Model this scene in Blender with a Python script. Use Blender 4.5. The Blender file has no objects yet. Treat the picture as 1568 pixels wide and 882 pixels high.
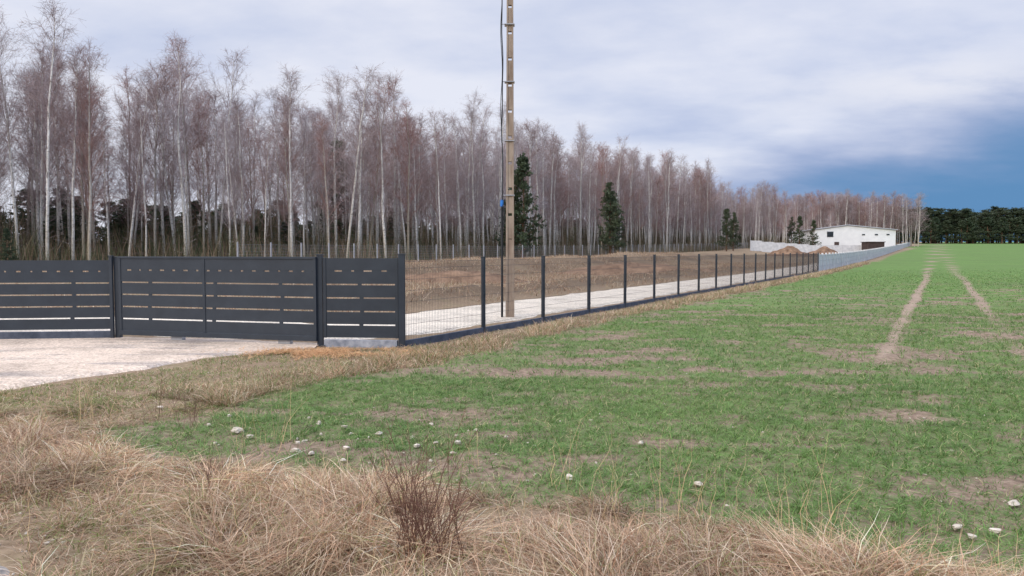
import bpy, math, numpy as np
from mathutils import Vector
rng=np.random.default_rng(7)
sc=bpy.context.scene
D=bpy.data
# ---------------------------------------------------------------- helpers
def vnoise(x,y,seed=0):
    x=np.asarray(x,float);y=np.asarray(y,float)
    xi=np.floor(x).astype(np.int64);yi=np.floor(y).astype(np.int64)
    xf=x-xi;yf=y-yi
    xf=xf*xf*(3-2*xf);yf=yf*yf*(3-2*yf)
    def h(a,b):
        n=(a*374761393+b*668265263+seed*1442695041)&0x7fffffff
        n=((n^(n>>13))*1274126177)&0x7fffffff
        n=(n^(n>>16))&0xffff
        return n/65535.0
    return (h(xi,yi)*(1-xf)+h(xi+1,yi)*xf)*(1-yf)+(h(xi,yi+1)*(1-xf)+h(xi+1,yi+1)*xf)*yf
def fbm(x,y,seed=0,o=3):
    s=0;a=.5;t=0
    for i in range(o):
        s=s+a*vnoise(x*2**i,y*2**i,seed+i*17);t+=a;a*=.5
    return s/t
def sst(a,b,x):
    t=np.clip((x-a)/(b-a),0,1);return t*t*(3-2*t)
FX,FY=-1.94,13.2; DX,DY=.4886,.8725
def st(X,Y): # s across fence (+ field side), t along
    return (X-FX)*DY-(Y-FY)*DX,(X-FX)*DX+(Y-FY)*DY
def fpt(t,s=0): return (FX+DX*t+DY*s, FY+DY*t-DX*s)
VX=[-30,-4.9,-4.2,-2.9,-.93,.07,1.29,2.75,5,9,14]
VY=[40,12,7.4,6.1,5.5,5.0,4.55,3.95,2.95,1.0,-2]
TX=[-4.8,-4.2,-3.4,-2.5,-1.6,-.8,0,.01]
TY=[9.0,9.8,10.7,11.1,11.3,11.9,13,900]
def fieldmask(X,Y):
    s,t=st(X,Y)
    n=(fbm(X*.9,Y*.9,5)-.5)*1.0
    d=np.minimum(np.minimum(s-1.35,(Y-np.interp(X,VX,VY))*.9),np.where(X<0,(np.interp(X,TX,TY)-Y),50))
    d=np.where(X<-4.9,-1,d)+n
    return sst(-.3,.3,d)
DNEAR=[(-26,5.2),(-12,7.5),(-6.2,9.1),(-5.5,10),(-4.9,11.6),(-3.5,13.0)]
def drive(X,Y):
    yn=np.interp(X,[p[0] for p in DNEAR],[p[1] for p in DNEAR])
    return (X<-3.5)&(Y>yn)
def terr(X,Y):
    X=np.asarray(X,float);Y=np.asarray(Y,float)
    q=np.maximum(0,np.minimum(Y,520)-50)
    z=.02*(np.sqrt(q*q+3600)-60)
    s,t=st(X,Y)
    z=z+.75*sst(-16,-24,s+(fbm(X*.12,Y*.12,3)-.5)*6)*sst(-60,-5,t+40)
    z=z+.55*np.exp(-((s+21)/3.0)**2)*sst(5,18,t)*sst(120,80,t)*(.4+1.2*fbm(X*.3,Y*.3,9))
    z=z+.38*np.exp(-((s+6.6)/1.0)**2)*sst(3,8,t)*sst(75,50,t)*(.3+1.2*fbm(X*.7,Y*.7,19))
    near=sst(90,20,Y)
    dr=sst(-3.0,-3.6,X)*sst(0,.6,Y-np.interp(X,[p[0] for p in DNEAR],[p[1] for p in DNEAR]))
    ins=sst(.2,-.4,s)*sst(-6,-4.6,s)*sst(12,13,Y)
    z=z+near*(1-np.maximum(dr,ins))*((fbm(X*1.6,Y*1.6,31)-.5)*.09+(fbm(X*7,Y*7,37,2)-.5)*.03)
    v=sst(.3,-1.2,Y-np.interp(X,VX,VY))*sst(9,6.5,Y)*sst(-1,1,Y-2)
    z=z+v*(.03+.13*(fbm(X*1.1,Y*1.1,41)-.4))
    return z
def fast_mesh(name,V,F,mats,col=None,midx=None,smooth=False):
    me=D.meshes.new(name);n=len(V);m=len(F);k=F.shape[1]
    me.vertices.add(n);me.vertices.foreach_set('co',np.ascontiguousarray(V,dtype=np.float32).ravel())
    me.loops.add(m*k);me.loops.foreach_set('vertex_index',np.ascontiguousarray(F,dtype=np.int32).ravel())
    me.polygons.add(m);me.polygons.foreach_set('loop_start',np.arange(m,dtype=np.int32)*k)
    if midx is not None: me.polygons.foreach_set('material_index',np.asarray(midx,dtype=np.int32))
    me.polygons.foreach_set('use_smooth',np.full(m,smooth,dtype=bool))
    if col is not None:
        a=me.color_attributes.new('Col','FLOAT_COLOR','POINT')
        c=np.ones((n,4),dtype=np.float32);c[:,:col.shape[1]]=col
        a.data.foreach_set('color',c.ravel())
    for mt in mats: me.materials.append(mt)
    me.update(calc_edges=True);me.validate()
    return me
def link(name,data,parent=None,loc=None):
    o=D.objects.new(name,data);sc.collection.objects.link(o)
    if parent: o.parent=parent
    if loc is not None:o.location=loc
    return o
def ribbons(P,W,side):
    n,k,_=P.shape
    A=P-side[:,None,:]*W[:,:,None]*.5;B=P+side[:,None,:]*W[:,:,None]*.5
    V=np.stack([A,B],2).reshape(-1,3)
    base=(np.arange(n)*k*2)[:,None]+(np.arange(k-1)*2)[None,:]
    F=np.stack([base,base+1,base+3,base+2],-1).reshape(-1,4)
    return V,F
def tubes(P,R,m=4):
    n,k,_=P.shape
    T=np.gradient(P,axis=1);T/=np.linalg.norm(T,axis=2,keepdims=True)+1e-9
    ref=np.zeros_like(T);ref[...,0]=.3;ref[...,1]=.9;ref[...,2]=.1
    U=np.cross(T,ref);U/=np.linalg.norm(U,axis=2,keepdims=True)+1e-9
    Wv=np.cross(T,U)
    a=np.arange(m)/m*2*np.pi
    V=P[:,:,None,:]+R[:,:,None,None]*(U[:,:,None,:]*np.cos(a)[None,None,:,None]+Wv[:,:,None,:]*np.sin(a)[None,None,:,None])
    V=V.reshape(-1,3)
    i=np.arange(n)[:,None,None]*k*m;j=np.arange(k-1)[None,:,None]*m;q=np.arange(m)[None,None,:];q2=(q+1)%m
    F=np.stack([i+j+q,i+j+q2,i+j+m+q2,i+j+m+q],-1).reshape(-1,4)
    return V,F
class Acc:
    def __init__(s): s.V=[];s.F=[];s.M=[];s.n=0;s.C=[]
    def add(s,V,F,mi=0,col=None):
        s.V.append(V);s.F.append(F+s.n);s.M.append(np.full(len(F),mi));s.n+=len(V)
        if col is not None:s.C.append(col)
    def mesh(s,name,mats,smooth=False):
        return fast_mesh(name,np.concatenate(s.V),np.concatenate(s.F),mats,np.concatenate(s.C) if s.C else None,np.concatenate(s.M),smooth)
    def box(s,c,h,ax=(1,0),mi=0):
        ux=np.array([ax[0],ax[1],0]);uy=np.array([-ax[1],ax[0],0]);uz=np.array([0,0,1.])
        V=[];
        for sz in(-1,1):
            for sx,sy in((-1,-1),(1,-1),(1,1),(-1,1)):
                V.append(np.array(c)+ux*sx*h[0]+uy*sy*h[1]+uz*sz*h[2])
        F=np.array([[3,2,1,0],[4,5,6,7],[0,1,5,4],[1,2,6,5],[2,3,7,6],[3,0,4,7]])
        s.add(np.array(V),F,mi)
def mat(name,rough=.8,metal=0,spec=.3):
    m=D.materials.new(name);m.use_nodes=True;nt=m.node_tree;b=nt.nodes['Principled BSDF']
    b.inputs['Roughness'].default_value=rough;b.inputs['Metallic'].default_value=metal
    b.inputs['Specular IOR Level'].default_value=spec
    return m,nt,b
def N(nt,t,**k):
    n=nt.nodes.new(t)
    for a,v in k.items(): setattr(n,a,v)
    return n
def noise(nt,scale,detail=4,vec=None,rough=.55):
    n=N(nt,'ShaderNodeTexNoise');n.inputs['Scale'].default_value=scale;n.inputs['Detail'].default_value=detail;n.inputs['Roughness'].default_value=rough
    if vec is not None: nt.links.new(vec,n.inputs['Vector'])
    return n.outputs['Fac']
def ramp(nt,fac,stops):
    r=N(nt,'ShaderNodeValToRGB');e=r.color_ramp.elements
    while len(e)<len(stops): e.new(.5)
    for i,(p,c) in enumerate(stops): e[i].position=p;e[i].color=(c[0],c[1],c[2],1)
    nt.links.new(fac,r.inputs['Fac']);return r.outputs['Color']
def mix(nt,f,a,b,bt='MIX'):
    m=N(nt,'ShaderNodeMix',data_type='RGBA',blend_type=bt)
    for i,v in ((0,f),(6,a),(7,b)):
        if isinstance(v,(int,float)): m.inputs[i].default_value=v
        elif isinstance(v,tuple): m.inputs[i].default_value=(*v,1)
        else: nt.links.new(v,m.inputs[i])
    return m.outputs[2]
def math_(nt,op,a,b=0.,c=None,clamp=False):
    m=N(nt,'ShaderNodeMath',operation=op);m.use_clamp=clamp
    for i,v in enumerate((a,b) if c is None else (a,b,c)):
        if isinstance(v,(int,float)): m.inputs[i].default_value=v
        else: nt.links.new(v,m.inputs[i])
    return m.outputs[0]
def mrange(nt,v,a,b,c=0.,d=1.):
    m=N(nt,'ShaderNodeMapRange',interpolation_type='SMOOTHSTEP')
    nt.links.new(v,m.inputs[0])
    for i,x in enumerate((a,b,c,d)): m.inputs[i+1].default_value=x
    return m.outputs[0]
def bump(nt,b,h,st=.5,dist=.02):
    n=N(nt,'ShaderNodeBump');n.inputs['Strength'].default_value=st;n.inputs['Distance'].default_value=dist
    nt.links.new(h,n.inputs['Height']);nt.links.new(n.outputs[0],b.inputs['Normal'])
def objco(nt,scale=(1,1,1)):
    t=N(nt,'ShaderNodeTexCoord');mp=N(nt,'ShaderNodeMapping');mp.inputs['Scale'].default_value=scale
    nt.links.new(t.outputs['Object'],mp.inputs['Vector']);return mp.outputs[0]
def simple(name,c1,c2,scale,rough=.8,metal=0,spec=.3,bs=.3,bd=.01,stretch=(1,1,1)):
    m,nt,b=mat(name,rough,metal,spec);v=objco(nt,stretch);f=noise(nt,scale,6,v,.65)
    nt.links.new(ramp(nt,f,[(.32,c1),(.68,c2)]),b.inputs['Base Color'])
    if bs: bump(nt,b,f,bs,bd)
    return m
def attrmat(name,trans=.0,rough=.75,spec=.2):
    m,nt,b=mat(name,rough,0,spec)
    a=N(nt,'ShaderNodeVertexColor',layer_name='Col');nt.links.new(a.outputs[0],b.inputs['Base Color'])
    if trans:
        t=N(nt,'ShaderNodeBsdfTranslucent');nt.links.new(a.outputs[0],t.inputs[0])
        mx=N(nt,'ShaderNodeMixShader');mx.inputs[0].default_value=trans
        nt.links.new(b.outputs[0],mx.inputs[1]);nt.links.new(t.outputs[0],mx.inputs[2])
        nt.links.new(mx.outputs[0],nt.nodes['Material Output'].inputs[0])
    return m
# ---------------------------------------------------------------- materials
m_ground,nt,b=mat('ground_soil_grass',.95,0,.1)
v=objco(nt);a=N(nt,'ShaderNodeVertexColor',layer_name='Col');sp=N(nt,'ShaderNodeSeparateColor');nt.links.new(a.outputs[0],sp.inputs[0])
n1=noise(nt,1.3,8,v,.65);n2=noise(nt,14,6,v,.7);n3=noise(nt,.12,6,v,.6);n4=noise(nt,60,3,v,.7)
dry=ramp(nt,n1,[(.3,(.13,.09,.05)),(.5,(.27,.19,.115)),(.62,(.20,.17,.08)),(.75,(.36,.26,.17))])
dry=mix(nt,.6,dry,ramp(nt,n2,[(.3,(.12,.08,.05)),(.7,(.42,.31,.21))]))
soil=ramp(nt,n2,[(.3,(.12,.085,.06)),(.5,(.24,.17,.12)),(.72,(.38,.28,.21))])
green=ramp(nt,n1,[(.3,(.090,.165,.040)),(.7,(.145,.225,.062))])
green=mix(nt,mrange(nt,n3,.35,.65,0,.6),green,(.105,.155,.050))
gf=math_(nt,'ADD',sp.outputs[1],math_(nt,'MULTIPLY',math_(nt,'SUBTRACT',n4,.5),1.6))
gf=math_(nt,'ADD',gf,math_(nt,'MULTIPLY',math_(nt,'SUBTRACT',n2,.5),.9))
gf=mrange(nt,gf,.3,.7)
fld=mix(nt,gf,soil,green)
fld=mix(nt,math_(nt,'SUBTRACT',1.0,a.outputs['Alpha'],clamp=True),fld,ramp(nt,n2,[(.3,(.24,.17,.12)),(.7,(.44,.34,.25))]))
c=mix(nt,sp.outputs[0],dry,fld)
c=mix(nt,sp.outputs[2],c,ramp(nt,n2,[(.3,(.05,.035,.022)),(.7,(.16,.105,.07))]))
nt.links.new(c,b.inputs['Base Color']);bump(nt,b,n2,.8,.04)
def gravelmat(name,tint,gk=.5):
    m,nt,b=mat(name,.95,0,.1);v=objco(nt)
    vo=N(nt,'ShaderNodeTexVoronoi');vo.inputs['Scale'].default_value=32;nt.links.new(v,vo.inputs['Vector'])
    n=noise(nt,.8,6,v,.6)
    c=ramp(nt,n,[(.3,tuple(x*.62 for x in tint)),(.5,tuple(x*.92 for x in tint)),(.7,tint)])
    v2=objco(nt,(.35,1.6,1));n2=noise(nt,1.1,5,v2,.6)
    c=mix(nt,mrange(nt,n2,.50,.64,0,gk),c,(.27,.25,.245))
    sc2=N(nt,'ShaderNodeSeparateColor');nt.links.new(vo.outputs['Color'],sc2.inputs[0])
    c=mix(nt,.75,c,ramp(nt,sc2.outputs[0],[(0,(.45,.42,.4)),(1,(1.0,.99,.97))]),'MULTIPLY')
    nt.links.new(c,b.inputs['Base Color']);bump(nt,b,vo.outputs['Distance'],.7,.02);return m
m_gravel=gravelmat('limestone_gravel',(.84,.68,.54),.55)
m_track=gravelmat('limestone_track_gravel',(.90,.80,.66),.2)
m_road=gravelmat('old_asphalt',(.42,.38,.34))
m_steel=simple('anthracite_powder_coat',(.024,.030,.039),(.033,.041,.052),3,.55,.0,.35,.0)
m_wire=simple('coated_wire',(.05,.045,.045),(.09,.07,.065),5,.5,.2,.4,0)
m_plinth=simple('anthracite_plinth',(.045,.055,.075),(.11,.12,.15),4,.9)
m_plinthl=simple('concrete_plinth',(.18,.19,.22),(.42,.42,.44),7,.9)
m_conc=simple('weathered_concrete',(.22,.16,.12),(.40,.32,.25),5,.95,0,.1,.4,.01,(1,1,.25))
m_panel=simple('concrete_panel',(.48,.48,.48),(.68,.67,.66),2,.9)
m_galv=simple('galvanised_steel',(.32,.33,.35),(.45,.45,.47),8,.5,.3)
m_white=simple('white_render',(.70,.70,.69),(.80,.80,.78),.7,.8,0,.2,.1)
m_roof=simple('sheet_roof',(.38,.39,.43),(.5,.51,.54),1,.5)
m_dark=simple('dark_glass',(.015,.018,.022),(.04,.045,.05),2,.2,0,.5,0)
m_brown=simple('brown_boards',(.045,.030,.027),(.09,.06,.05),3,.8)
m_black=simple('black_cable',(.012,.012,.013),(.03,.03,.03),6,.5,0,.4,0)
m_blue=simple('blue_tape',(.02,.12,.4),(.03,.2,.55),6,.5,0,.4,0)
m_por=simple('porcelain',(.35,.3,.26),(.5,.45,.4),6,.3,0,.5,0)
m_stone=simple('pale_limestone',(.28,.23,.17),(.66,.58,.48),14,.95,0,.1,.7,.02)
m_earth=simple('bare_earth',(.10,.06,.04),(.30,.19,.12),1.2,.95,0,.1,.8,.2)
m_dry=attrmat('dry_grass_blades',.3);m_grn=attrmat('crop_blades',.3,.6,.3);m_stick=attrmat('stems',0)
m_bark,nt,b=mat('birch_bark',.8,0,.2);v=objco(nt,(3,3,1.2))
f=noise(nt,3.5,6,v,.7);oi=N(nt,'ShaderNodeObjectInfo')
v2=objco(nt,(2,2,9));g=noise(nt,1.5,3,v2,.6)
c=ramp(nt,f,[(.32,(.18,.14,.10)),(.41,(.60,.55,.48)),(.58,(.86,.83,.77))])
c=mix(nt,ramp(nt,g,[(.57,(0,0,0)),(.68,(.7,.7,.7))]),c,(.07,.06,.05))
c=mix(nt,math_(nt,'MULTIPLY',math_(nt,'POWER',oi.outputs['Random'],4),.8),c,(.19,.145,.09))
oz=N(nt,'ShaderNodeSeparateXYZ');nt.links.new(objco(nt),oz.inputs[0])
c=mix(nt,mrange(nt,oz.outputs[2],4.5,1.0,0,.5),c,(.32,.25,.14))
nt.links.new(c,b.inputs['Base Color'])
m_twig,nt,b=mat('birch_twigs',.8,0,.2);oi=N(nt,'ShaderNodeObjectInfo')
nt.links.new(ramp(nt,oi.outputs['Random'],[(0,(.36,.295,.285)),(.3,(.29,.205,.19)),(.62,(.44,.395,.40)),(.85,(.30,.21,.19)),(1,(.32,.17,.14))]),b.inputs['Base Color'])
m_pbark=simple('pine_bark',(.07,.04,.025),(.22,.12,.07),4,.9)
m_needle,nt,b=mat('pine_needles',.6,0,.25);v=objco(nt);f=noise(nt,1.6,4,v);oi=N(nt,'ShaderNodeObjectInfo')
c=ramp(nt,f,[(.35,(.024,.042,.022)),(.65,(.07,.100,.048))]);c=mix(nt,math_(nt,'MULTIPLY',oi.outputs['Random'],.5),c,(.10,.11,.06))
nt.links.new(c,b.inputs['Base Color'])
# ---------------------------------------------------------------- ground sheet
def axis(lo,a,b_,hi,step,g=1.09):
    mid=list(np.arange(a,b_,step));L=[];x=a;d=step
    while x>lo: d*=g;x-=d;L.append(x)
    R=[];x=mid[-1];d=step
    while x<hi: d*=g;x+=d;R.append(x)
    return np.array(L[::-1]+mid+R)
xs=axis(-1500,-11,22,1500,.11,1.04);ys=axis(-400,2,38,2500,.11,1.035)
XX,YY=np.meshgrid(xs,ys);ZZ=terr(XX,YY)
V=np.stack([XX,YY,ZZ],-1).reshape(-1,3)
ny,nx=XX.shape;i=np.arange(ny-1)[:,None]*nx;j=np.arange(nx-1)[None,:]
F=np.stack([i+j,i+j+1,i+j+nx+1,i+j+nx],-1).reshape(-1,4)
x=V[:,0];y=V[:,1];S,T=st(x,y)
fm=fieldmask(x,y)
def tram(x,y):
    w=(fbm(y*.14,y*0+3,77)-.5)*.5
    xa=6.4+.565*(y-12.6)+w;xb=8.9+.565*(y-13)+w
    da=np.abs(x-xa)*.87;db=np.abs(x-xb)*.87
    k=.45+.75*fbm(x*1.2,y*.5,91)
    ed=.5+.9*fbm(x*2.5,y*1.0,95)
    wide=(.085+.0011*y)*ed
    return np.maximum(sst(wide*1.9,wide*.5,da)*sst(10.8,12.5,y),sst(wide*1.9,wide*.5,db)*(sst(17,21,y)*.85+.3*sst(10,13,y)*sst(21,17,y)))*np.clip(k,0,1)*(1-.3*sst(40,90,y))
def cover(x,y):
    s,t=st(x,y)
    n=fbm(x*.5,y*1.7,51,4)*.5+fbm(x*1.5,y*3.8,61,3)*.5
    c=sst(.34,.50,n)
    c=.26+.74*c
    c=c*(1-.25*sst(-2,3,-(y-np.interp(x,VX,VY))+1.0))
    c=c*(.60+.55*fbm(x*4,y*5,68,2))
    c=np.maximum(c,sst(20,50,y)*.85)
    return np.clip(c,0,1)*(1-tram(x,y))
gr=cover(x,y)*(.64+.30*sst(14,40,y))
dirt_dark=np.exp(-((S+6.6)/1.3)**2)*sst(2,6,T)*sst(90,60,T)*.7+np.exp(-((S+19)/4.)**2)*sst(5,12,T)*sst(150,90,T)*fbm(x*.25,y*.25,71)*1.1
dirt_dark=np.clip(dirt_dark+.9*sst(-31,-36,S),0,1)  # besides the dirt banks, darkens the forest floor
gr=np.where(fm>.01,gr,0)
col=np.stack([fm,gr,dirt_dark,1-tram(x,y)*.8*(fm>.5)],-1)
link('ground',fast_mesh('ground',V,F,[m_ground],col,smooth=True))
# ---------------------------------------------------------------- strips
def strip(name,A,B,m,off,na=160,nb=30,seed=1,noi=.25):
    A=np.array(A,float);B=np.array(B,float)
    def res(P,n):
        k=np.linspace(0,1,len(P));u=np.linspace(0,1,n);return np.stack([np.interp(u,k,P[:,0]),np.interp(u,k,P[:,1])],1)
    a=res(A,na);bb=res(B,na);w=np.linspace(0,1,nb)
    P=a[:,None,:]*(1-w)[None,:,None]+bb[:,None,:]*w[None,:,None]
    nn=(fbm(P[...,0]*1.2,P[...,1]*1.2,seed)-.5)*2*noi
    dirv=(bb-a)/np.linalg.norm(bb-a,axis=1,keepdims=True)
    P=P+dirv[:,None,:]*nn[...,None]
    z=terr(P[...,0],P[...,1])+off
    e=np.minimum(w,1-w)[None,:]*np.linalg.norm(bb-a,axis=1)[:,None]
    z=z-.09*(1-sst(0,.3,e))
    V=np.concatenate([P,z[...,None]],-1).reshape(-1,3)
    i=np.arange(na-1)[:,None]*nb;j=np.arange(nb-1)[None,:]
    F=np.stack([i+j,i+j+1,i+j+nb+1,i+j+nb],-1).reshape(-1,4)
    return link(name,fast_mesh(name,V,F,[m],smooth=True))
strip('gravel_driveway',DNEAR,[(-26,14.0),(-12,14.6),(-9,14.75),(-7.6,14.85),(-5.5,14.5),(-3.3,13.9)],m_gravel,.035,180,60,3,.22)
nr=[(-16,14.75),(-7.5,15.0),(-3.4,13.95)]+[fpt(t,-.75) for t in (2,6,12,20,30,45,60,90,130)]
fr=[(-16,19),(-8,19.5),(-6.4,19.2)]+[fpt(t,-4.3) for t in (2,6,12,20,30,45,60,90,130)]
strip('gravel_track',nr,fr,m_track,.05,420,26,5,.3)
strip('asphalt_road',[(-30,3.8),(-8,4.7),(-2.95,4.35),(-2.55,3.9),(-2.2,3.2),(0,1.0),(8,-6)],[(-30,-4),(-10,-3),(-7,-2.5),(-5,-3),(-4,-4),(-2,-6),(2,-12)],m_road,.06,140,50,8,.1)
# ---------------------------------------------------------------- slat fence & gate
def slat_panel(name,p0,p1,zb,zt,ns,mids=(),frame=False,plinth=None):
    p0=np.array(p0);p1=np.array(p1);L=np.linalg.norm(p1-p0);ax=(p1-p0)/L
    e=link(name,None);A=Acc()
    mid=(p0+p1)/2;gap=.026;hh=(zt-zb-gap*(ns-1))/ns
    for k in range(ns):
        z=zb+k*(hh+gap)+hh/2
        A.box((*mid,z),(L/2-.03,.011,hh/2),ax,0)
    for k in range(ns-1):
        z=zb+(k+1)*hh+k*gap+gap/2
        nsp=int(L/(.24 if k==ns-2 else 1.3))
        for q in range(nsp):
            c=p0+ax*(L*(q+.5)/nsp+rng.uniform(-.03,.03))
            A.box((*c,z),(.085 if k==ns-2 else .035,.009,gap/2),ax,0)
    o=link('slats',A.mesh(name+'_slats',[m_steel]),e)
    A=Acc()
    for fr_ in (0.03,L-.03)+tuple(L*mm for mm in mids):
        c=p0+ax*fr_
        A.box((*c,(zb+zt)/2),(.028,.022,(zt-zb)/2+.005),ax)
    if frame:
        A.box((*mid,zb-.05),(L/2,.035,.045),ax);A.box((*mid,zt+.02),(L/2,.03,.02),ax)
    o=link('frame',A.mesh(name+'_frame',[m_steel]),e);bv=o.modifiers.new('b','BEVEL');bv.width=.003
    if plinth:
        A=Acc()
        A.box((*mid,zb/2-.06),(L/2-.02,.05,zb/2+.02),ax);link('plinth',A.mesh(name+'_plinth',[plinth]),e)
    return e
def gpost(p,h,w=.045,ax=(1,0)):
    A=Acc();A.box((*p,h/2-.1),(w,w,h/2+.1),ax);A.box((*p,h+.012),(w+.008,w+.008,.010),ax);A.box((*p,.02),(w+.05,w+.05,.012),ax)
    me=A.mesh('gate_post',[m_steel]);o=link('gate_post',me);bv=o.modifiers.new('b','BEVEL');bv.width=.004;bv.segments=2
g1=(-1.94,13.2);g2=(-3.42,13.36);g3=(-7.62,14.5);
slat_panel('slat_fence_panel',(-3.36,13.35),(-2.0,13.21),.17,1.58,6,plinth=m_plinthl)
slat_panel('sliding_gate',(-7.52,14.36),(-3.46,13.28),.20,1.565,6,mids=(.45,),frame=True)
slat_panel('slat_fence_panel',(-10.6,14.15),(-7.72,14.5),.2,1.53,6,plinth=m_plinth)
slat_panel('slat_fence_panel',(-13.6,13.8),(-10.7,14.14),.2,1.53,6,plinth=m_plinth)
gpost(g1,1.64,.055);gpost(g2,1.63,.05);gpost(g3,1.58,.05);gpost((-7.70,14.42),1.60,.03);gpost((-10.65,14.145),1.57,.04);gpost((-13.65,13.8),1.57,.04)
for (px_,py_) in ((-6.3,14.12),(-4.1,13.53)):
    A=Acc();A.box((px_,py_,.06),(.12,.05,.05),(.966,-.257));A.box((px_,py_,.125),(.07,.02,.014),(.966,-.257))
    link('gate_roller',A.mesh('gate_roller',[m_galv]))
# ---------------------------------------------------------------- mesh fence
e=link('wire_mesh_fence',None)
A=Acc();B=Acc();C=Acc()
sp_=2.75;nP=20
tw=np.arange(.08,sp_*nP+.0,.05)
bx,by=fpt(tw);zg=terr(bx,by)*0
P=np.zeros((len(tw),2,3));P[:,0]=np.stack([bx,by,zg+.12],1);P[:,1]=np.stack([bx,by,zg+1.53],1)
Vv,Fv=tubes(P,np.full((len(tw),2),.0026),4);B.add(Vv,Fv)
for z in (.2,.4,.6,.8,1.0,1.2,1.4,1.52):
    P=np.array([[(*fpt(.05,.006),z),(*fpt(sp_*nP,.006),z)]])
    Vv,Fv=tubes(P,np.full((1,2),.0035),4);B.add(Vv,Fv)
for k in range(1,nP+1):
    p=fpt(k*sp_);A.box((*p,.72),(.034,.034,.86),(DX,DY));A.box((*p,1.586),(.04,.04,.008),(DX,DY))
    for z in (.3,.8,1.35): A.box((*fpt(k*sp_,.038),z),(.02,.006,.025),(DX,DY))
for k in range(nP):
    p=fpt((k+.5)*sp_);C.box((*p,.02),(sp_/2-.04,.03,.10),(DX,DY))
link('wires',B.mesh('wires',[m_wire]),e);link('posts',A.mesh('posts',[m_steel]),e);link('plinth',C.mesh('plinth',[m_plinth]),e)
A=Acc();t0=sp_*nP
for k in range(115):
    t=t0+.1+k*2.5;p=fpt(t+1.25);z=float(terr(*fpt(t+1.25)));q=fpt(t)
    A.box((*p,z+.60),(1.2,.03,.82),(DX,DY),0)
    A.box((*q,z+.65),(.06,.07,.88),(DX,DY),0)
    for zz in (.45,.9,1.30): A.box((*fpt(t+1.25,.034),z+zz),(1.19,.008,.012),(DX,DY),1)
link('concrete_panel_fence',A.mesh('concrete_panel_fence',[m_panel,m_galv]))
A=Acc();B=Acc()
for k in range(60):
    t=20+k*2.6;p=fpt(t,-27-.02*t);z=float(terr(*p))
    A.box((*p,z+.70),(.035,.035,.80),(DX,DY))
    p2=fpt(t+2.6,-27-.02*(t+2.6));z2=float(terr(*p2))
    for h in np.arange(.15,1.45,.2):
        Vv,Fv=tubes(np.array([[(*p,z+h),(*p2,z2+h)]]),np.full((1,2),.004),3);B.add(Vv,Fv)
    for u in np.arange(0,1,.05):
        a_=np.array([*p,z+.1])*(1-u)+np.array([*p2,z2+.1])*u
        Vv,Fv=tubes(np.array([[a_,a_+np.array([0,0,1.3])]]),np.full((1,2),.003),3);B.add(Vv,Fv)
e=link('boundary_mesh_fence',None);link('posts',A.mesh('bposts',[m_galv]),e);link('wires',B.mesh('bwires',[m_galv]),e)
# ---------------------------------------------------------------- utility pole
e=link('utility_pole',None);px_,py_=-.05,18.9
A=Acc();H=9.6
for sx in (-1,1):
    V0=[]
    for z,w in ((-.3,1),(H,.68)):
        cx=px_+sx*.083*w
        for dx,dy in((-.028,-.10),(.028,-.10),(.028,.10),(-.028,.10)): V0.append((cx+dx*w,py_+dy*w,z))
    A.add(np.array(V0),np.array([[3,2,1,0],[4,5,6,7],[0,1,5,4],[1,2,6,5],[2,3,7,6],[3,0,4,7]]))
A.box((px_,py_,.9),(.066,.07,1.1))
z=2.0
while z<H:
    A.box((px_,py_,z+.3),(.075*(1-.32*z/H),.075*(1-.32*z/H),.285));z+=.64
o=link('shaft',A.mesh('pole_shaft',[m_conc]),e);bv=o.modifiers.new('b','BEVEL');bv.width=.006;bv.segments=2
A=Acc()
for zz in (3.1,4.45,5.9,7.3):
    A.box((px_-.01,py_,zz),(.125,.115,.010));A.box((px_-.15,py_-.07,zz),(.05,.012,.010))
A.box((px_,py_-.13,H-.5),(.75,.04,.04));
link('clamps',A.mesh('pole_clamps',[m_galv]),e)
def tubeobj(name,pts,r,m,par,k=8):
    P=np.array([pts],float);Vv,Fv=tubes(P,np.full((1,len(pts)),r),k)
    link(name,fast_mesh(name,Vv,Fv,[m],smooth=True),par)
zs=np.linspace(2.9,9.3,30)
tubeobj('cable',[(px_-.19+.012*math.sin(q*2.3)+.006*math.sin(q*5.1),py_-.08,q) for q in zs],.014,m_black,e)
tubeobj('cable_loop',[(px_-.19+.02*math.sin(q*3.3)-.02,py_-.10,q) for q in zs[8:]],.009,m_black,e)
tubeobj('conduit',[(px_-.20,py_-.08,-.1),(px_-.20,py_-.08,2.9)],.032,m_black,e)
tubeobj('conduit_cap',[(px_-.205,py_-.08,2.82),(px_-.20,py_-.08,2.98)],.045,m_blue,e)
tubeobj('cable_bend',[(px_-.2,py_-.1,2.9),(px_-.15,py_-.12,2.75),(px_-.14,py_-.12,2.5),(px_-.17,py_-.12,2.3)],.014,m_black,e)
for sx in(-.65,0,.65):
    Vv,Fv=tubes(np.array([[(px_+sx,py_-.13,H-.46),(px_+sx,py_-.13,H-.40),(px_+sx,py_-.13,H-.34),(px_+sx,py_-.13,H-.25)]]),np.array([[.02,.05,.035,.03]]),10)
    link('insulator',fast_mesh('insulator',Vv,Fv,[m_por],smooth=True),e)
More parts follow.
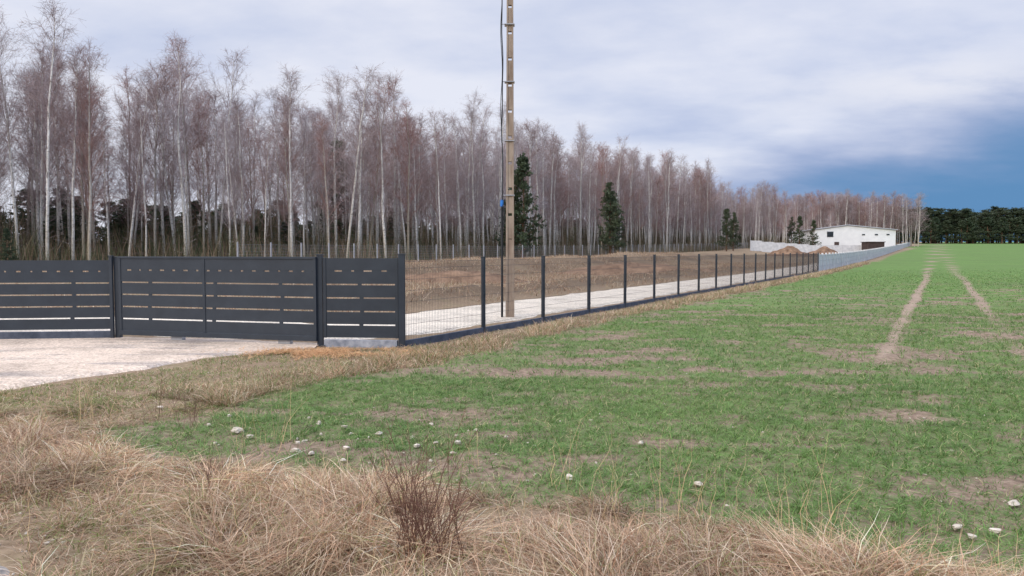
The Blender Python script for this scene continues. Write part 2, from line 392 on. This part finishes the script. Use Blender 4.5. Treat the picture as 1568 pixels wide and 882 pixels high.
# ---------------------------------------------------------------- white building and yard
e=link('white_farm_building',None);bz=float(terr(86,192))
c0=np.array([76.5,190.]);ax=np.array([.985,-.17]);ay=np.array([.17,.985]);Wd=19.0;Dp=34
def bp(u,v,z):
    q=c0+ax*u+ay*v;return (q[0],q[1],bz+z)
prof=[(0,-1),(Wd,-1),(Wd,5.1),(7.6,6.3),(0,5.3)]
V0=[bp(u,0,z) for u,z in prof]+[bp(u,Dp,z) for u,z in prof]
me=D.meshes.new('walls');me.from_pydata(V0,[],[(4,3,2,1,0),(5,6,7,8,9),(0,1,6,5),(1,2,7,6),(4,9,5,0)]);me.materials.append(m_white);link('walls',me,e)
V0=[];Fx=[]
for (ua,za),(ub,zb_) in (((-.4,5.28),(7.6,6.37)),((7.6,6.37),(Wd+.4,5.1))):
    n0=len(V0);V0+=[bp(ua,-.4,za),bp(ub,-.4,zb_),bp(ub,Dp+.4,zb_),bp(ua,Dp+.4,za)];V0+=[(p[0],p[1],p[2]+.18) for p in V0[n0:n0+4]]
    Fx+=[tuple(n0+q for q in f) for f in ((3,2,1,0),(4,5,6,7),(0,1,5,4),(1,2,6,5),(2,3,7,6),(3,0,4,7))]
me=D.meshes.new('roof');me.from_pydata(V0,[],Fx);me.materials.append(m_roof);link('roof',me,e)
A=Acc();
def wbox(u,z,w,h,mi): A.box(bp(u,-.04,z),(w/2,.06,h/2),ax,mi)
wbox(3.6,4.1,1.5,1.3,0)
for u in (11.5,14.5,17.2): wbox(u,4.0,.7,.3,0)
wbox(5.2,1.1,1.1,2.2,1)
wbox(3.6,4.82,1.7,.08,2)
link('windows_and_doors',A.mesh('wd',[m_dark,m_brown,m_roof]),e)
A=Acc()
for k in range(10):
    xx=47.6+k*2.3;z=float(terr(xx,150));h=1.05 if k<5 else .95
    A.box((xx+1.12,150,z+h-.1),(1.10,.08,h),(1,0),0);A.box((xx,150,z+h),(.10,.12,h-.04),(1,0),0)
link('concrete_yard_wall',A.mesh('yard_wall',[m_panel,m_galv]))
A=Acc();z=float(terr(72,150));A.box((71.3,148.6,z+1.15),(1.6,1.4,1.2));A.box((71.3,148.6,z+2.42),(1.75,1.55,.06));
for k in range(8): A.box((69.85+k*.41,147.18,z+1.15),(.03,.02,1.15))
link('wooden_shed',A.mesh('shed',[m_brown]))
def mound(name,cx,cy,rx,ry,h,seed):
    n=40;u=np.linspace(-1.3,1.3,n);U,W=np.meshgrid(u,u);r=np.sqrt(U*U+W*W)
    X=cx+U*rx;Y=cy+W*ry
    Z=terr(X,Y)-.15+h*np.exp(-r*r*1.8)*(.6+.8*fbm(X*.6,Y*.6,seed))-.1*r
    V=np.stack([X,Y,Z],-1).reshape(-1,3);i=np.arange(n-1)[:,None]*n;j=np.arange(n-1)[None,:]
    F=np.stack([i+j,i+j+1,i+j+n+1,i+j+n],-1).reshape(-1,4)
    link(name,fast_mesh(name,V,F,[m_earth],smooth=True))
mound('earth_mound',49.5,134,4.5,3,2.0,5);mound('earth_mound',58,140,4,3,1.6,6)
mound('earth_mound',9,56,7,3,1.0,8);mound('earth_mound',-3,42,5,2.5,.7,9)
# ---------------------------------------------------------------- trees
def unit(v): return v/(np.linalg.norm(v,axis=-1,keepdims=True)+1e-9)
def along(P,f):
    k=P.shape[1];x=f*(k-1);i=np.minimum(x.astype(int),k-2);w=(x-i)[...,None]
    n=np.arange(P.shape[0])[:,None];return P[n,i]*(1-w)+P[n,i+1]*w
def birch(seed,h,lean=.02,dens=1.):
    r=np.random.default_rng(seed);A=Acc()
    k=12;t=np.linspace(0,1,k);wob=np.cumsum(r.normal(0,.10,(k,2)),0)*t[:,None]+r.normal(0,lean,2)*h*t[:,None]
    Tr=np.concatenate([wob,(t*h)[:,None]],1)[None];Tr[0,0,2]=-.4
    r0=.085+.05*r.random()
    V,F=tubes(Tr,(r0*(1-t)**.7+.014)[None],8);A.add(V,F,0)
    nb=int(58*dens);f=.22+.77*r.random(nb)**.85;st_=along(Tr,f[None])[0]
    az=r.random(nb)*2*np.pi;el=np.radians(r.uniform(32,62,nb)+18*f)
    L=(.5+h*.31*np.clip(1.05-f,0,1)**.75)*r.uniform(.6,1.2,nb)*np.where(f<.35,.65,1)
    d=np.stack([np.cos(az)*np.cos(el),np.sin(az)*np.cos(el),np.sin(el)],1)
    kk=5;u=np.linspace(0,1,kk)
    P=st_[:,None]+d[:,None]*L[:,None,None]*u[None,:,None];P[...,2]+=L[:,None]*(.25*u-.25*u*u)[None]
    P[:,1:-1]+=r.normal(0,.05,(nb,kk-2,3))
    Rr=(.024*(1-f*.5))[:,None]*(1-.8*u)[None]
    V,F=tubes(P,Rr,3);A.add(V,F,1)
    m=10;g=.15+.85*r.random((nb,m));s2=along(P,g).reshape(-1,3);n2=nb*m
    d2=unit(np.repeat(d,m,0)+r.normal(0,.55,(n2,3))+np.array([0,0,.35]));L2=np.repeat(L,m)*r.uniform(.22,.5,n2)*.9+.25
    u3=np.linspace(0,1,3);P2=s2[:,None]+d2[:,None]*L2[:,None,None]*u3[None,:,None];P2[...,2]-=L2[:,None]*.2*(u3**2)[None]
    sd=unit(r.normal(0,1,(n2,3)));V,F=ribbons(P2,.019*(1-.6*u3)[None].repeat(n2,0),sd);A.add(V,F,1)
    m=5;g=.15+.85*r.random((n2,m));s3=along(P2,g).reshape(-1,3);n3=n2*m
    d3=unit(np.repeat(d2,m,0)*.9+r.normal(0,.55,(n3,3)));L3=r.uniform(.25,.7,n3);u2=np.linspace(0,1,2)
    P3=s3[:,None]+d3[:,None]*L3[:,None,None]*u2[None,:,None];P3[...,2]-=L3[:,None]*.25*(u2**2)[None]
    sd=unit(r.normal(0,1,(n3,3)));V,F=ribbons(P3,.016*(1-.5*u2)[None].repeat(n3,0),sd);A.add(V,F,1)
    nd=22;f=.05+.28*r.random(nd);s4=along(Tr,f[None])[0];az=r.random(nd)*6.28;L4=r.uniform(.4,1.6,nd)
    P4=s4[:,None]+(np.stack([np.cos(az),np.sin(az),r.uniform(-.1,.6,nd)],1)*L4[:,None])[:,None]*u3[None,:,None]
    V,F=tubes(P4,.010*(1-.6*u3)[None].repeat(nd,0),3);A.add(V,F,1)
    return A.mesh('birch_%d'%seed,[m_bark,m_twig])
def pine(seed,h,r_,low=.1,nb=60,m=26):
    r=np.random.default_rng(seed);A=Acc();t=np.linspace(0,1,8)
    Tr=np.concatenate([np.cumsum(r.normal(0,.05,(8,2)),0),(t*h)[:,None]],1)[None]
    V,F=tubes(Tr,(.13*(1-t)+.02)[None],7);A.add(V,F,0)
    f=low+(1-low)*r.random(nb);s=along(Tr,f[None])[0];az=r.random(nb)*6.28
    rel=(f-low)/(1-low);L=r_*(1-rel)**.7*r.uniform(.55,1.15,nb)+.25
    if low>.3: L=r_*np.sqrt(np.clip(1-(rel-.35)**2*2.2,.05,1))*r.uniform(.5,1.1,nb)
    el=np.radians(r.uniform(0,30,nb)+25*rel);d=np.stack([np.cos(az)*np.cos(el),np.sin(az)*np.cos(el),np.sin(el)],1)
    u=np.linspace(0,1,4);P=s[:,None]+d[:,None]*L[:,None,None]*u[None,:,None]
    V,F=tubes(P,.03*(1-.8*u)[None].repeat(nb,0),3);A.add(V,F,0)
    g=.2+.85*r.random((nb,m))**.8;c=along(P,np.clip(g,0,1)).reshape(-1,3)+r.normal(0,.16,(nb*m,3))*np.array([1,1,.7])
    q=3;c=np.repeat(c,q,0);n=len(c);dd=unit(r.normal(0,1,(n,3))+np.array([0,0,.4]));LL=r.uniform(.14,.34,n)
    Pn=c[:,None]+dd[:,None]*LL[:,None,None]*np.linspace(-.5,.5,2)[None,:,None]
    V,F=ribbons(Pn,np.stack([np.full(n,.10),np.full(n,.04)],1),unit(np.cross(dd,r.normal(0,1,(n,3)))));A.add(V,F,1)
    return A.mesh('pine_%d'%seed,[m_pbark,m_needle])
BV=[birch(100+k,16,.012+.012*(k%3),.9+.25*(k%2)) for k in range(7)]
PT=[pine(200+k,13,2.3,.32,75,26) for k in range(2)]
PY=[pine(210+k,8,2.0,.06,70,24) for k in range(3)]
FL=[(-75,40,17),(-45,50,17.2),(-36,53,17.2),(-23,60,17.2),(-14.7,64,17.2),(-8.6,73,16.8),(-1.9,88,16.3),(8.8,104,16.8),(23,122,16.8),(38.6,150,16.5),(52,180,14.5),(66,184,15.5),(74,215,13)]
FL=np.array(FL,float)
seg=np.r_[0,np.cumsum(np.linalg.norm(np.diff(FL[:,:2],axis=0),axis=1))]
def fl(d): return np.array([np.interp(d,seg,FL[:,k]) for k in range(3)])
root=link('birch_forest',None);proot=link('pine_understorey',None)
def inst(name,me,x,y,s,par,sz=1.,z=None):
    o=link(name,me,par);o.location=(x,y,float(terr(x,y)) if z is None else z);o.rotation_euler=(0,0,rng.random()*6.28);o.scale=(s*sz,s*sz,s);return o
cnt=0
nd=np.array([-.80,.60])
for row in range(8):
    d=rng.random()*2
    while d<seg[-1]:
        p=fl(d)
        hs=p[2]*rng.uniform(.80,1.04)*(1-.2*(rng.random()<.3))
        if vnoise(d*.16,row*.4,5)<.22: hs*=.8
        off=row*2.8+rng.uniform(-1.3,1.3)
        x_,y_=p[0]+nd[0]*off+rng.normal(0,.5),p[1]+nd[1]*off+rng.normal(0,.5)
        inst('birch_tree',BV[rng.integers(7)],x_,y_,hs/16,root,rng.uniform(.85,1.2));cnt+=1
        d+=rng.uniform(1.3,3.2) if row<4 else rng.uniform(2,4.4)
for k in range(170):
    d=rng.uniform(10,seg[-1]);p=fl(d);off=rng.uniform(9,28)
    inst('young_pine',PY[rng.integers(3)],p[0]+nd[0]*off,p[1]+nd[1]*off,rng.uniform(.3,.75),proot,1.15)
for k in range(330):
    d=rng.uniform(0,seg[-1]);p=fl(d);off=rng.uniform(22,40)
    inst('young_pine',PY[rng.integers(3)],p[0]+nd[0]*off,p[1]+nd[1]*off,rng.uniform(.45,.85),proot,1.7)
for (x_,y_,s) in ((1.2,82,1.35),(0.2,84,1.1),(12.6,97,1.15),(13.6,101,1.05),(-18.5,80,1.5),(-37,50.5,.35),(-33.5,50,.3),(-39,52,.45),(40,140,.95),(43,146,.9),(68,178,.95),(72,180,.9),(76,205,1.0)):
    inst('pine_tree',PY[rng.integers(3)],x_,y_,s,None,.95)
far=link('distant_birch_forest',None)
for k in range(170):
    a_=rng.random();x_=104+a_*46+rng.normal(0,1);y_=262+rng.uniform(0,40)+a_*12
    inst('birch_tree',BV[rng.integers(7)],x_,y_,rng.uniform(.92,1.18),far,1.2)
for k in range(40):
    x_=80+rng.random()*30;y_=250+rng.uniform(0,40)
    inst('birch_tree',BV[rng.integers(7)],x_,y_,rng.uniform(.55,.8),far,1.2)
pf=link('distant_pine_forest',None)
for row in range(4):
    x_=70.
    while x_<480:
        yy=395+row*7+rng.normal(0,2)+ (x_-200)*.05
        hv=.9+.2*vnoise(x_*.06,row,8)
        if row==0:
            inst('pine_tree_mass',PY[rng.integers(3)],x_,yy-3,rng.uniform(1.1,1.75),pf,1.7)
        else:
            inst('pine_tree_mass',PT[rng.integers(2)],x_,yy,rng.uniform(1.15,1.4)*hv,pf,2.2)
        x_+=rng.uniform(2.4,4.)
def undergrowth():
    n=65000;r=rng;d=r.uniform(0,seg[-1],n);p=np.stack([np.interp(d,seg,FL[:,k]) for k in range(2)],1)
    off=r.uniform(-3,26,n);X=p[:,0]+nd[0]*off;Y=p[:,1]+nd[1]*off;Z=terr(X,Y)
    c=fbm(X*.25,Y*.25,13);L=r.uniform(.5,1.7,n)*(.5+3.6*c**1.6)*(.5+.6*sst(-3,4,off)+.7*sst(8,20,off))
    az=r.random(n)*6.28;le=r.uniform(.05,.45,n);u=np.linspace(0,1,3)
    P=np.stack([X[:,None]+np.cos(az)[:,None]*(le*L)[:,None]*u**1.5,Y[:,None]+np.sin(az)[:,None]*(le*L)[:,None]*u**1.5,Z[:,None]+L[:,None]*u],-1)
    V,F=ribbons(P,(.045*(1-.7*u))[None].repeat(n,0),unit(r.normal(0,1,(n,3))*np.array([1,1,.1])))
    pal=np.array([[.19,.13,.08],[.12,.115,.055],[.27,.19,.125],[.08,.10,.045]]);cc=pal[r.integers(0,4,n)]*r.uniform(.7,1.2,(n,1))
    link('forest_undergrowth',fast_mesh('ug',V,F,[m_stick],np.repeat(cc,6,0)))
undergrowth()
# ---------------------------------------------------------------- grasses
def blades(name,X,Y,L,W,az,lean,droop,colr,m,k=4,zoff=-.01):
    n=len(X);u=np.linspace(0,1,k)[None];Z=terr(X,Y)+zoff
    hx=L[:,None]*(lean[:,None]*u+droop[:,None]*.8*u*u)
    hz=L[:,None]*(np.sqrt(np.clip(1-lean**2,.05,1))[:,None]*u-droop[:,None]*.55*u*u)
    P=np.stack([X[:,None]+np.cos(az)[:,None]*hx,Y[:,None]+np.sin(az)[:,None]*hx,Z[:,None]+hz],-1)
    P[:,1:]+=rng.normal(0,.05,(n,k-1,3))*L[:,None,None]*.5
    a2=az+np.pi/2+rng.normal(0,.5,n);sd=np.stack([np.cos(a2),np.sin(a2),rng.normal(0,.3,n)],1)
    V,F=ribbons(P,W[:,None]*(1-.85*u**2),unit(sd))
    cc=np.repeat(colr,2*k,0)
    return link(name,fast_mesh(name,V,F,[m],np.clip(cc,0,.85)))
DPAL=np.array([[.66,.46,.30],[.50,.31,.19],[.80,.63,.46],[.34,.19,.11],[.62,.42,.28],[.56,.45,.27]])
def dry_area(X,Y):
    s,t=st(X,Y);fm=fieldmask(X,Y)
    ok=(fm<.45)&(~drive(X,Y))&((s>.12)|(Y<13.0+.0*X))&~((X<-3.3)&(Y>13))
    return ok&~((X<-2.5)&(Y<np.interp(X,[-30,-8,-2.95,-2.5],[3.8,4.7,4.3,3.8])))
n=230000;Y=2.4+7.6*rng.random(n)**1.35;X=rng.uniform(-1,1,n)*(Y*.74+1.4)
NC=420;hn=int(n*.6)
cy=2.4+6.4*rng.random(NC)**1.2;cx=rng.uniform(-1,1,NC)*(cy*.74+1.4);cs=rng.uniform(.06,.20,NC);ch=rng.uniform(.55,1.5,NC)
pick=rng.integers(0,NC,hn);caz=rng.random(NC)*6.28;ct=rng.uniform(.65,1.25,NC)
az=rng.random(n)*6.28;hm=np.full(n,.75);tint=np.full(n,.85)
ox=rng.normal(0,1,hn)*cs[pick];oy=rng.normal(0,1,hn)*cs[pick]
X[:hn]=cx[pick]+ox;Y[:hn]=cy[pick]+oy;hm[:hn]=ch[pick];tint[:hn]=ct[pick]
az[:hn]=np.arctan2(oy,ox)+rng.normal(0,.6,hn)
az[:hn]=np.where(rng.random(hn)<.55,caz[pick]+rng.normal(0,.5,hn),az[:hn])
keep=dry_area(X,Y)&(np.abs(X)<Y*.74+1.6)
X=X[keep];Y=Y[keep];az=az[keep];hm=hm[keep];tint=tint[keep];n=len(X);dn=fbm(X*1.0,Y*1.0,23)
tall=sst(.25,.55,dn)*sst(8.4,6.8,Y);low=sst(-1.5,-2.4,X)*sst(5.4,4.6,Y)
d_f=np.interp(X,VX,VY)-Y
tall*=(.25+.75*sst(.05,.9,d_f))*(1-.6*low)
L=rng.uniform(.10,.25,n)*(.5+1.05*tall)*hm
L=np.where(Y>8,np.minimum(L,.13),L)
pc=DPAL[rng.integers(0,6,n)]*rng.uniform(.6,1.2,(n,1))*tint[:,None]
gz=(rng.random(n)<(.06+.5*sst(6.9,8.2,Y)+.2*low))[:,None];pc=np.where(gz,np.array([[.22,.25,.08]])*rng.uniform(.6,1.3,(n,1)),pc)
pc=pc*(.66+.64*fbm(X*1.5,Y*1.5,83))[:,None]
blades('dry_verge_grass',X,Y,L,rng.uniform(.0028,.0065,n)*(.75+Y*.06),az,rng.uniform(.15,.99,n),rng.uniform(.3,1.35,n),pc,m_dry,5)
n=620;Y=rng.uniform(3.4,7.5,n);X=rng.uniform(-1,1,n)*(Y*.72+.6);k=dry_area(X,Y);X=X[k];Y=Y[k];n=len(X)
cl=np.array([(1.45,4.55),(1.75,4.25),(.35,5.2),(-.4,5.75),(1.1,4.7),(-2.2,6.4),(-4.3,7.4),(.6,4.6)])
q=rng.integers(0,8,130);X=np.r_[X,cl[q,0]+rng.normal(0,.12,130)];Y=np.r_[Y,cl[q,1]+rng.normal(0,.10,130)];n=len(X)
L=np.r_[rng.uniform(.2,.42,n-130),rng.uniform(.35,.72,130)]
blades('tall_seed_grass',X,Y,L,rng.uniform(.002,.0038,n),rng.random(n)*6.28,rng.uniform(.05,.4,n),rng.uniform(0,.35,n),np.array([[.70,.49,.27]])*rng.uniform(.7,1.15,(n,1)),m_dry,5)
n=110000;t=-5+95*rng.random(n)**1.7;s=rng.uniform(.08,2.6,n)
X,Y=fpt(t,s);k=dry_area(X,Y)&(fbm(X*1.6,Y*1.6,29)>.33);X=X[k];Y=Y[k];n=len(X);s_,t_=st(X,Y)
lump=sst(.35,.6,fbm(X*1.3,Y*1.3,57))
ridge=np.exp(-((s_-1.1)/.4)**2)*(.2+1.3*lump)
pc=DPAL[rng.integers(0,6,n)]*rng.uniform(.6,1.1,(n,1))*(.65+.45*lump)[:,None];gz=(rng.random(n)<.28)[:,None];pc=np.where(gz,np.array([[.19,.22,.08]])*rng.uniform(.6,1.3,(n,1)),pc)
blades('fence_verge_grass',X,Y,rng.uniform(.05,.13,n)*(.8+1.2*ridge)*(1+.01*Y),rng.uniform(.005,.010,n)*(.6+Y*.035),rng.random(n)*6.28,rng.uniform(.1,.95,n),rng.uniform(.1,.9,n),pc,m_dry,4)
n=60000;X=rng.uniform(-10,0,n);Y=rng.uniform(8,13.2,n);k=dry_area(X,Y)&(fbm(X*1.8,Y*1.8,33)>.40);X=X[k];Y=Y[k];n=len(X)
pc=DPAL[rng.integers(0,6,n)]*rng.uniform(.6,1.05,(n,1));gz=(rng.random(n)<.6)[:,None];pc=np.where(gz,np.array([[.18,.24,.07]])*rng.uniform(.6,1.3,(n,1)),pc)
blades('driveway_verge_grass',X,Y,rng.uniform(.03,.10,n),rng.uniform(.004,.009,n),rng.random(n)*6.28,rng.uniform(.1,.95,n),rng.uniform(.1,.9,n),pc,m_dry,4)
n=7000;X=rng.normal(-2.9,.75,n);Y=rng.normal(12.35,.30,n)-(X+2.75)*.05;k=(fbm(X*3,Y*3,66)>.38)&(Y<12.95);X=X[k];Y=Y[k];n=len(X)
blades('straw_litter',X,Y,rng.uniform(.05,.14,n),rng.uniform(.005,.010,n),rng.random(n)*6.28,rng.uniform(.7,.99,n),rng.uniform(.2,.8,n),np.array([[.72,.44,.23]])*rng.uniform(.6,1.15,(n,1)),m_dry,4,.02)
n=90000;t=rng.uniform(-14,85,n);s=-rng.uniform(4.6,30,n);X,Y=fpt(t,s);k=(fbm(X*.5,Y*.5,39)>.40)&(Y>20);X=X[k];Y=Y[k];n=len(X)
pc=DPAL[rng.integers(0,6,n)]*rng.uniform(.45,.9,(n,1))
blades('rough_meadow_grass',X,Y,rng.uniform(.12,.38,n),rng.uniform(.012,.028,n),rng.random(n)*6.28,rng.uniform(.1,.8,n),rng.uniform(.1,.8,n),pc,m_dry,3)
def crop(name,y0,y1,n,Lr,Wr,kb,per):
    Y=np.sqrt(rng.uniform(y0*y0,y1*y1,n));X=rng.uniform(-.66,.80,n)*Y+rng.uniform(-1,1.2,n)
    s,t=st(X,Y);row=.125;rs=np.round(s/row)*row+rng.normal(0,.024,n)
    if y1<26: X,Y=fpt(t,rs)
    k=(fieldmask(X,Y)>rng.random(n))&(rng.random(n)<cover(X,Y)*.95+.03)
    if y1>50: k&=rng.random(n)<sst(75,35,Y)
    X=X[k];Y=Y[k]
    X=np.repeat(X,per)+rng.normal(0,.018,len(X)*per);Y=np.repeat(Y,per)+rng.normal(0,.018,len(Y)*per);n=len(X)
    g=fbm(X*.6,Y*.6,44)
    pc=np.array([[.105,.195,.045]])*(1-g[:,None])+np.array([[.19,.29,.082]])*g[:,None];pc=pc*rng.uniform(.55,1.35,(n,1))
    ye=(rng.random(n)<.07)[:,None];pc=np.where(ye,np.array([[.46,.40,.20]]),pc)
    blades(name,X,Y,rng.uniform(*Lr,n),rng.uniform(*Wr,n),rng.random(n)*6.28,rng.uniform(.1,.9,n),rng.uniform(.2,1.1,n),pc,m_grn,kb)
crop('crop_seedlings',3.5,10,36000,(.05,.11),(.004,.0075),4,5)
crop('crop_seedlings',10,22,56000,(.06,.12),(.006,.011),3,4)
crop('crop_seedlings',22,75,88000,(.07,.13),(.014,.025),3,3)
# ---------------------------------------------------------------- dead shrub
def shrub(name,cx,cy,nst,h,spread,colr,seed):
    r=np.random.default_rng(seed);z=float(terr(cx,cy));A=Acc()
    az=r.random(nst)*6.28;le=r.uniform(.05,spread,nst);L=h*r.uniform(.45,1.05,nst);u=np.linspace(0,1,6)
    b0=np.stack([cx+r.normal(0,.06,nst),cy+r.normal(0,.06,nst),np.full(nst,z-.03)],1)
    P=b0[:,None]+np.stack([np.cos(az)[:,None]*(le*L)[:,None]*u**1.3,np.sin(az)[:,None]*(le*L)[:,None]*u**1.3,L[:,None]*u],-1)
    P[:,1:]+=np.cumsum(r.normal(0,.010,(nst,5,3)),1)
    V,F=tubes(P,.0028*(1-.65*u)[None].repeat(nst,0),4);A.add(V,F)
    m=7;g=.25+.7*r.random((nst,m));s=along(P,g).reshape(-1,3);n=nst*m
    d=unit(np.repeat(P[:,-1]-P[:,0],m,0)*1.2/h+r.normal(0,.5,(n,3)));L2=r.uniform(.05,.2,n);u3=np.linspace(0,1,3)
    P2=s[:,None]+d[:,None]*L2[:,None,None]*u3[None,:,None]
    V,F=tubes(P2,.0013*(1-.5*u3)[None].repeat(n,0),3);A.add(V,F)
    nv=A.n;A.C=[np.tile(np.array([colr]),(nv,1))*r.uniform(.7,1.2,(nv,1))]
    link(name,A.mesh(name,[m_stick]))
shrub('dead_shrub',-.50,4.0,40,.74,.5,(.16,.08,.055),1)
shrub('dead_shrub',-.36,3.88,20,.55,.65,(.15,.075,.05),2)
shrub('dead_shrub',-3.1,7.2,9,.42,.5,(.2,.12,.08),3)
shrub('dead_shrub',-3.6,7.6,7,.42,.5,(.2,.13,.08),4)
shrub('dead_shrub',-2.0,4.9,7,.3,.7,(.18,.10,.07),5)
# ---------------------------------------------------------------- stones
def stones():
    V=[];F=[];n0=0
    import bmesh
    L=[(-2.57,6.95,.065),(-2.4,6.8,.04),(-1.88,7.24,.045),(-.48,6.53,.055),(1.35,5.37,.05),(3.32,4.9,.055),(2.73,4.53,.05),(2.73,4.38,.04),(1.13,6.5,.04),(.42,5.45,.045),(-3.8,8.05,.045),(-1.4,6.27,.04),(-1.6,7.1,.035),(-1.21,6.78,.05),(-.82,6.4,.05),(-1.83,6.27,.045),(2.9,4.43,.045),(-1.17,7.2,.03),(-.13,6.1,.03),(2.36,7.0,.03),(.8,7.55,.03),(-1.86,6.7,.03),(-.67,6.1,.03),(.18,5.6,.03),(-2.87,7.55,.035),(-2.5,7.1,.03)]
    L=[(a,b_,r*.62) for a,b_,r in L]
    for k in range(200):
        yy=rng.uniform(5,12);L.append((rng.uniform(-.45,.72)*yy,yy,rng.uniform(.005,.014)))
    for k in range(30):
        yy=rng.uniform(5.8,7.6);L.append((rng.uniform(-3,0),yy,rng.uniform(.012,.024)))
    for k in range(60):
        L.append((rng.uniform(-3.3,-2.1),rng.uniform(3.7,4.7),rng.uniform(.006,.017)))
    for x,y,r in L:
        bm=bmesh.new();bmesh.ops.create_icosphere(bm,subdivisions=2 if r>.02 else 1,radius=1)
        sx,sy,sz=rng.uniform(.8,1.5),rng.uniform(.7,1.1),rng.uniform(.45,.8);a=rng.random()*6.28;ph=rng.random(3)*6
        z=float(terr(x,y))+r*.25+(.02 if r>.02 else 0)
        for v in bm.verts:
            c=v.co;q=1+.2*math.sin(c.x*3+ph[0])*math.sin(c.y*4+ph[1])+.15*math.sin(c.z*5+ph[2])+rng.uniform(-.14,.14)
            X=c.x*sx*q*r;Yv=c.y*sy*q*r;V.append((x+X*math.cos(a)-Yv*math.sin(a),y+X*math.sin(a)+Yv*math.cos(a),z+c.z*sz*q*r))
        for f in bm.faces:F.append([n0+v.index for v in f.verts])
        n0+=len(bm.verts);bm.free()
    link('field_stones',fast_mesh('field_stones',np.array(V),np.array(F),[m_stone]))
stones()
# ---------------------------------------------------------------- world
w=D.worlds.new('World');sc.world=w;w.use_nodes=True;nt=w.node_tree;bg=nt.nodes['Background'];bg.inputs[1].default_value=.1
sky=N(nt,'ShaderNodeTexSky',sky_type='NISHITA');sky.sun_disc=False;sky.sun_elevation=math.radians(28);sky.sun_rotation=math.radians(215)
tc=N(nt,'ShaderNodeTexCoord');sx=N(nt,'ShaderNodeSeparateXYZ');nt.links.new(tc.outputs['Generated'],sx.inputs[0])
X_,Y_,Z_=sx.outputs
az=math_(nt,'ARCTAN2',X_,Y_)
zz=math_(nt,'ADD',math_(nt,'MAXIMUM',Z_,0),.2)
cb=N(nt,'ShaderNodeCombineXYZ')
nt.links.new(math_(nt,'DIVIDE',X_,zz),cb.inputs[0]);nt.links.new(math_(nt,'DIVIDE',Y_,zz),cb.inputs[1])
mp=N(nt,'ShaderNodeMapping');mp.inputs['Rotation'].default_value=(0,0,.35);mp.inputs['Scale'].default_value=(.75,1.0,1);nt.links.new(cb.outputs[0],mp.inputs[0])
na=noise(nt,.85,5,mp.outputs[0],.5);nb_=noise(nt,2.6,6,mp.outputs[0],.55)
nn=math_(nt,'ADD',math_(nt,'MULTIPLY',na,.65),math_(nt,'MULTIPLY',nb_,.35))
rt=mrange(nt,az,-.3,.65,-.06,.08)
cl=ramp(nt,math_(nt,'SUBTRACT',nn,rt),[(.32,(4.4,5.1,7.2)),(.43,(6.0,6.5,8.1)),(.54,(7.7,7.9,8.9))])
cl=mix(nt,.06,cl,sky.outputs[0],'ADD')
bnd=math_(nt,'ADD',.072,math_(nt,'MULTIPLY',math_(nt,'SUBTRACT',az,.22),.26))
ee=math_(nt,'ADD',math_(nt,'SUBTRACT',Z_,bnd),math_(nt,'MULTIPLY',math_(nt,'SUBTRACT',nn,.45),.20))
bm_=math_(nt,'MULTIPLY',mrange(nt,ee,.065,-.04),mrange(nt,az,-.02,.35))
deep=mrange(nt,ee,.025,-.075)
bl=mix(nt,deep,(3.4,4.2,6.5),(1.2,2.75,5.1))
c=mix(nt,bm_,cl,bl)
ga=math_(nt,'POWER',math_(nt,'DIVIDE',math_(nt,'SUBTRACT',az,.50),.15),2);gb=math_(nt,'POWER',math_(nt,'DIVIDE',math_(nt,'SUBTRACT',Z_,.190),.028),2)
gg=math_(nt,'EXPONENT',math_(nt,'MULTIPLY',math_(nt,'ADD',ga,gb),-1))
gg=math_(nt,'MULTIPLY',gg,mrange(nt,nb_,.3,.6))
c=mix(nt,math_(nt,'MULTIPLY',gg,.9),c,(8.0,8.2,9.1))
zen=mrange(nt,Z_,.34,.7,1.0,2.9)  # sky above the frame brightened, added to light the ground
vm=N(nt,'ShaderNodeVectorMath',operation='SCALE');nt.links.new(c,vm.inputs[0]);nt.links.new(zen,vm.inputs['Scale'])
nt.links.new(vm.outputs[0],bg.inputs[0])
l=D.lights.new('sun','SUN');l.energy=1.5;l.angle=math.radians(12);l.color=(1,.93,.84);lo=link('sun',l)
a=math.radians(215);el=math.radians(28);dv=Vector((math.sin(a)*math.cos(el),math.cos(a)*math.cos(el),math.sin(el)))
lo.rotation_euler=dv.to_track_quat('Z','Y').to_euler();lo.location=(0,0,30)
# ---------------------------------------------------------------- camera
cam=D.cameras.new('camera');cam.lens=26.4;cam.sensor_width=36;cam.clip_end=5000;cam.clip_start=.05
co=link('camera',cam);co.location=(0,0,1.70);co.rotation_euler=(math.radians(90-2.79),0,0);sc.camera=co
sc.view_settings.view_transform='Standard';sc.view_settings.look='None';sc.view_settings.exposure=0
print('birches',cnt,'objs',len(D.objects))
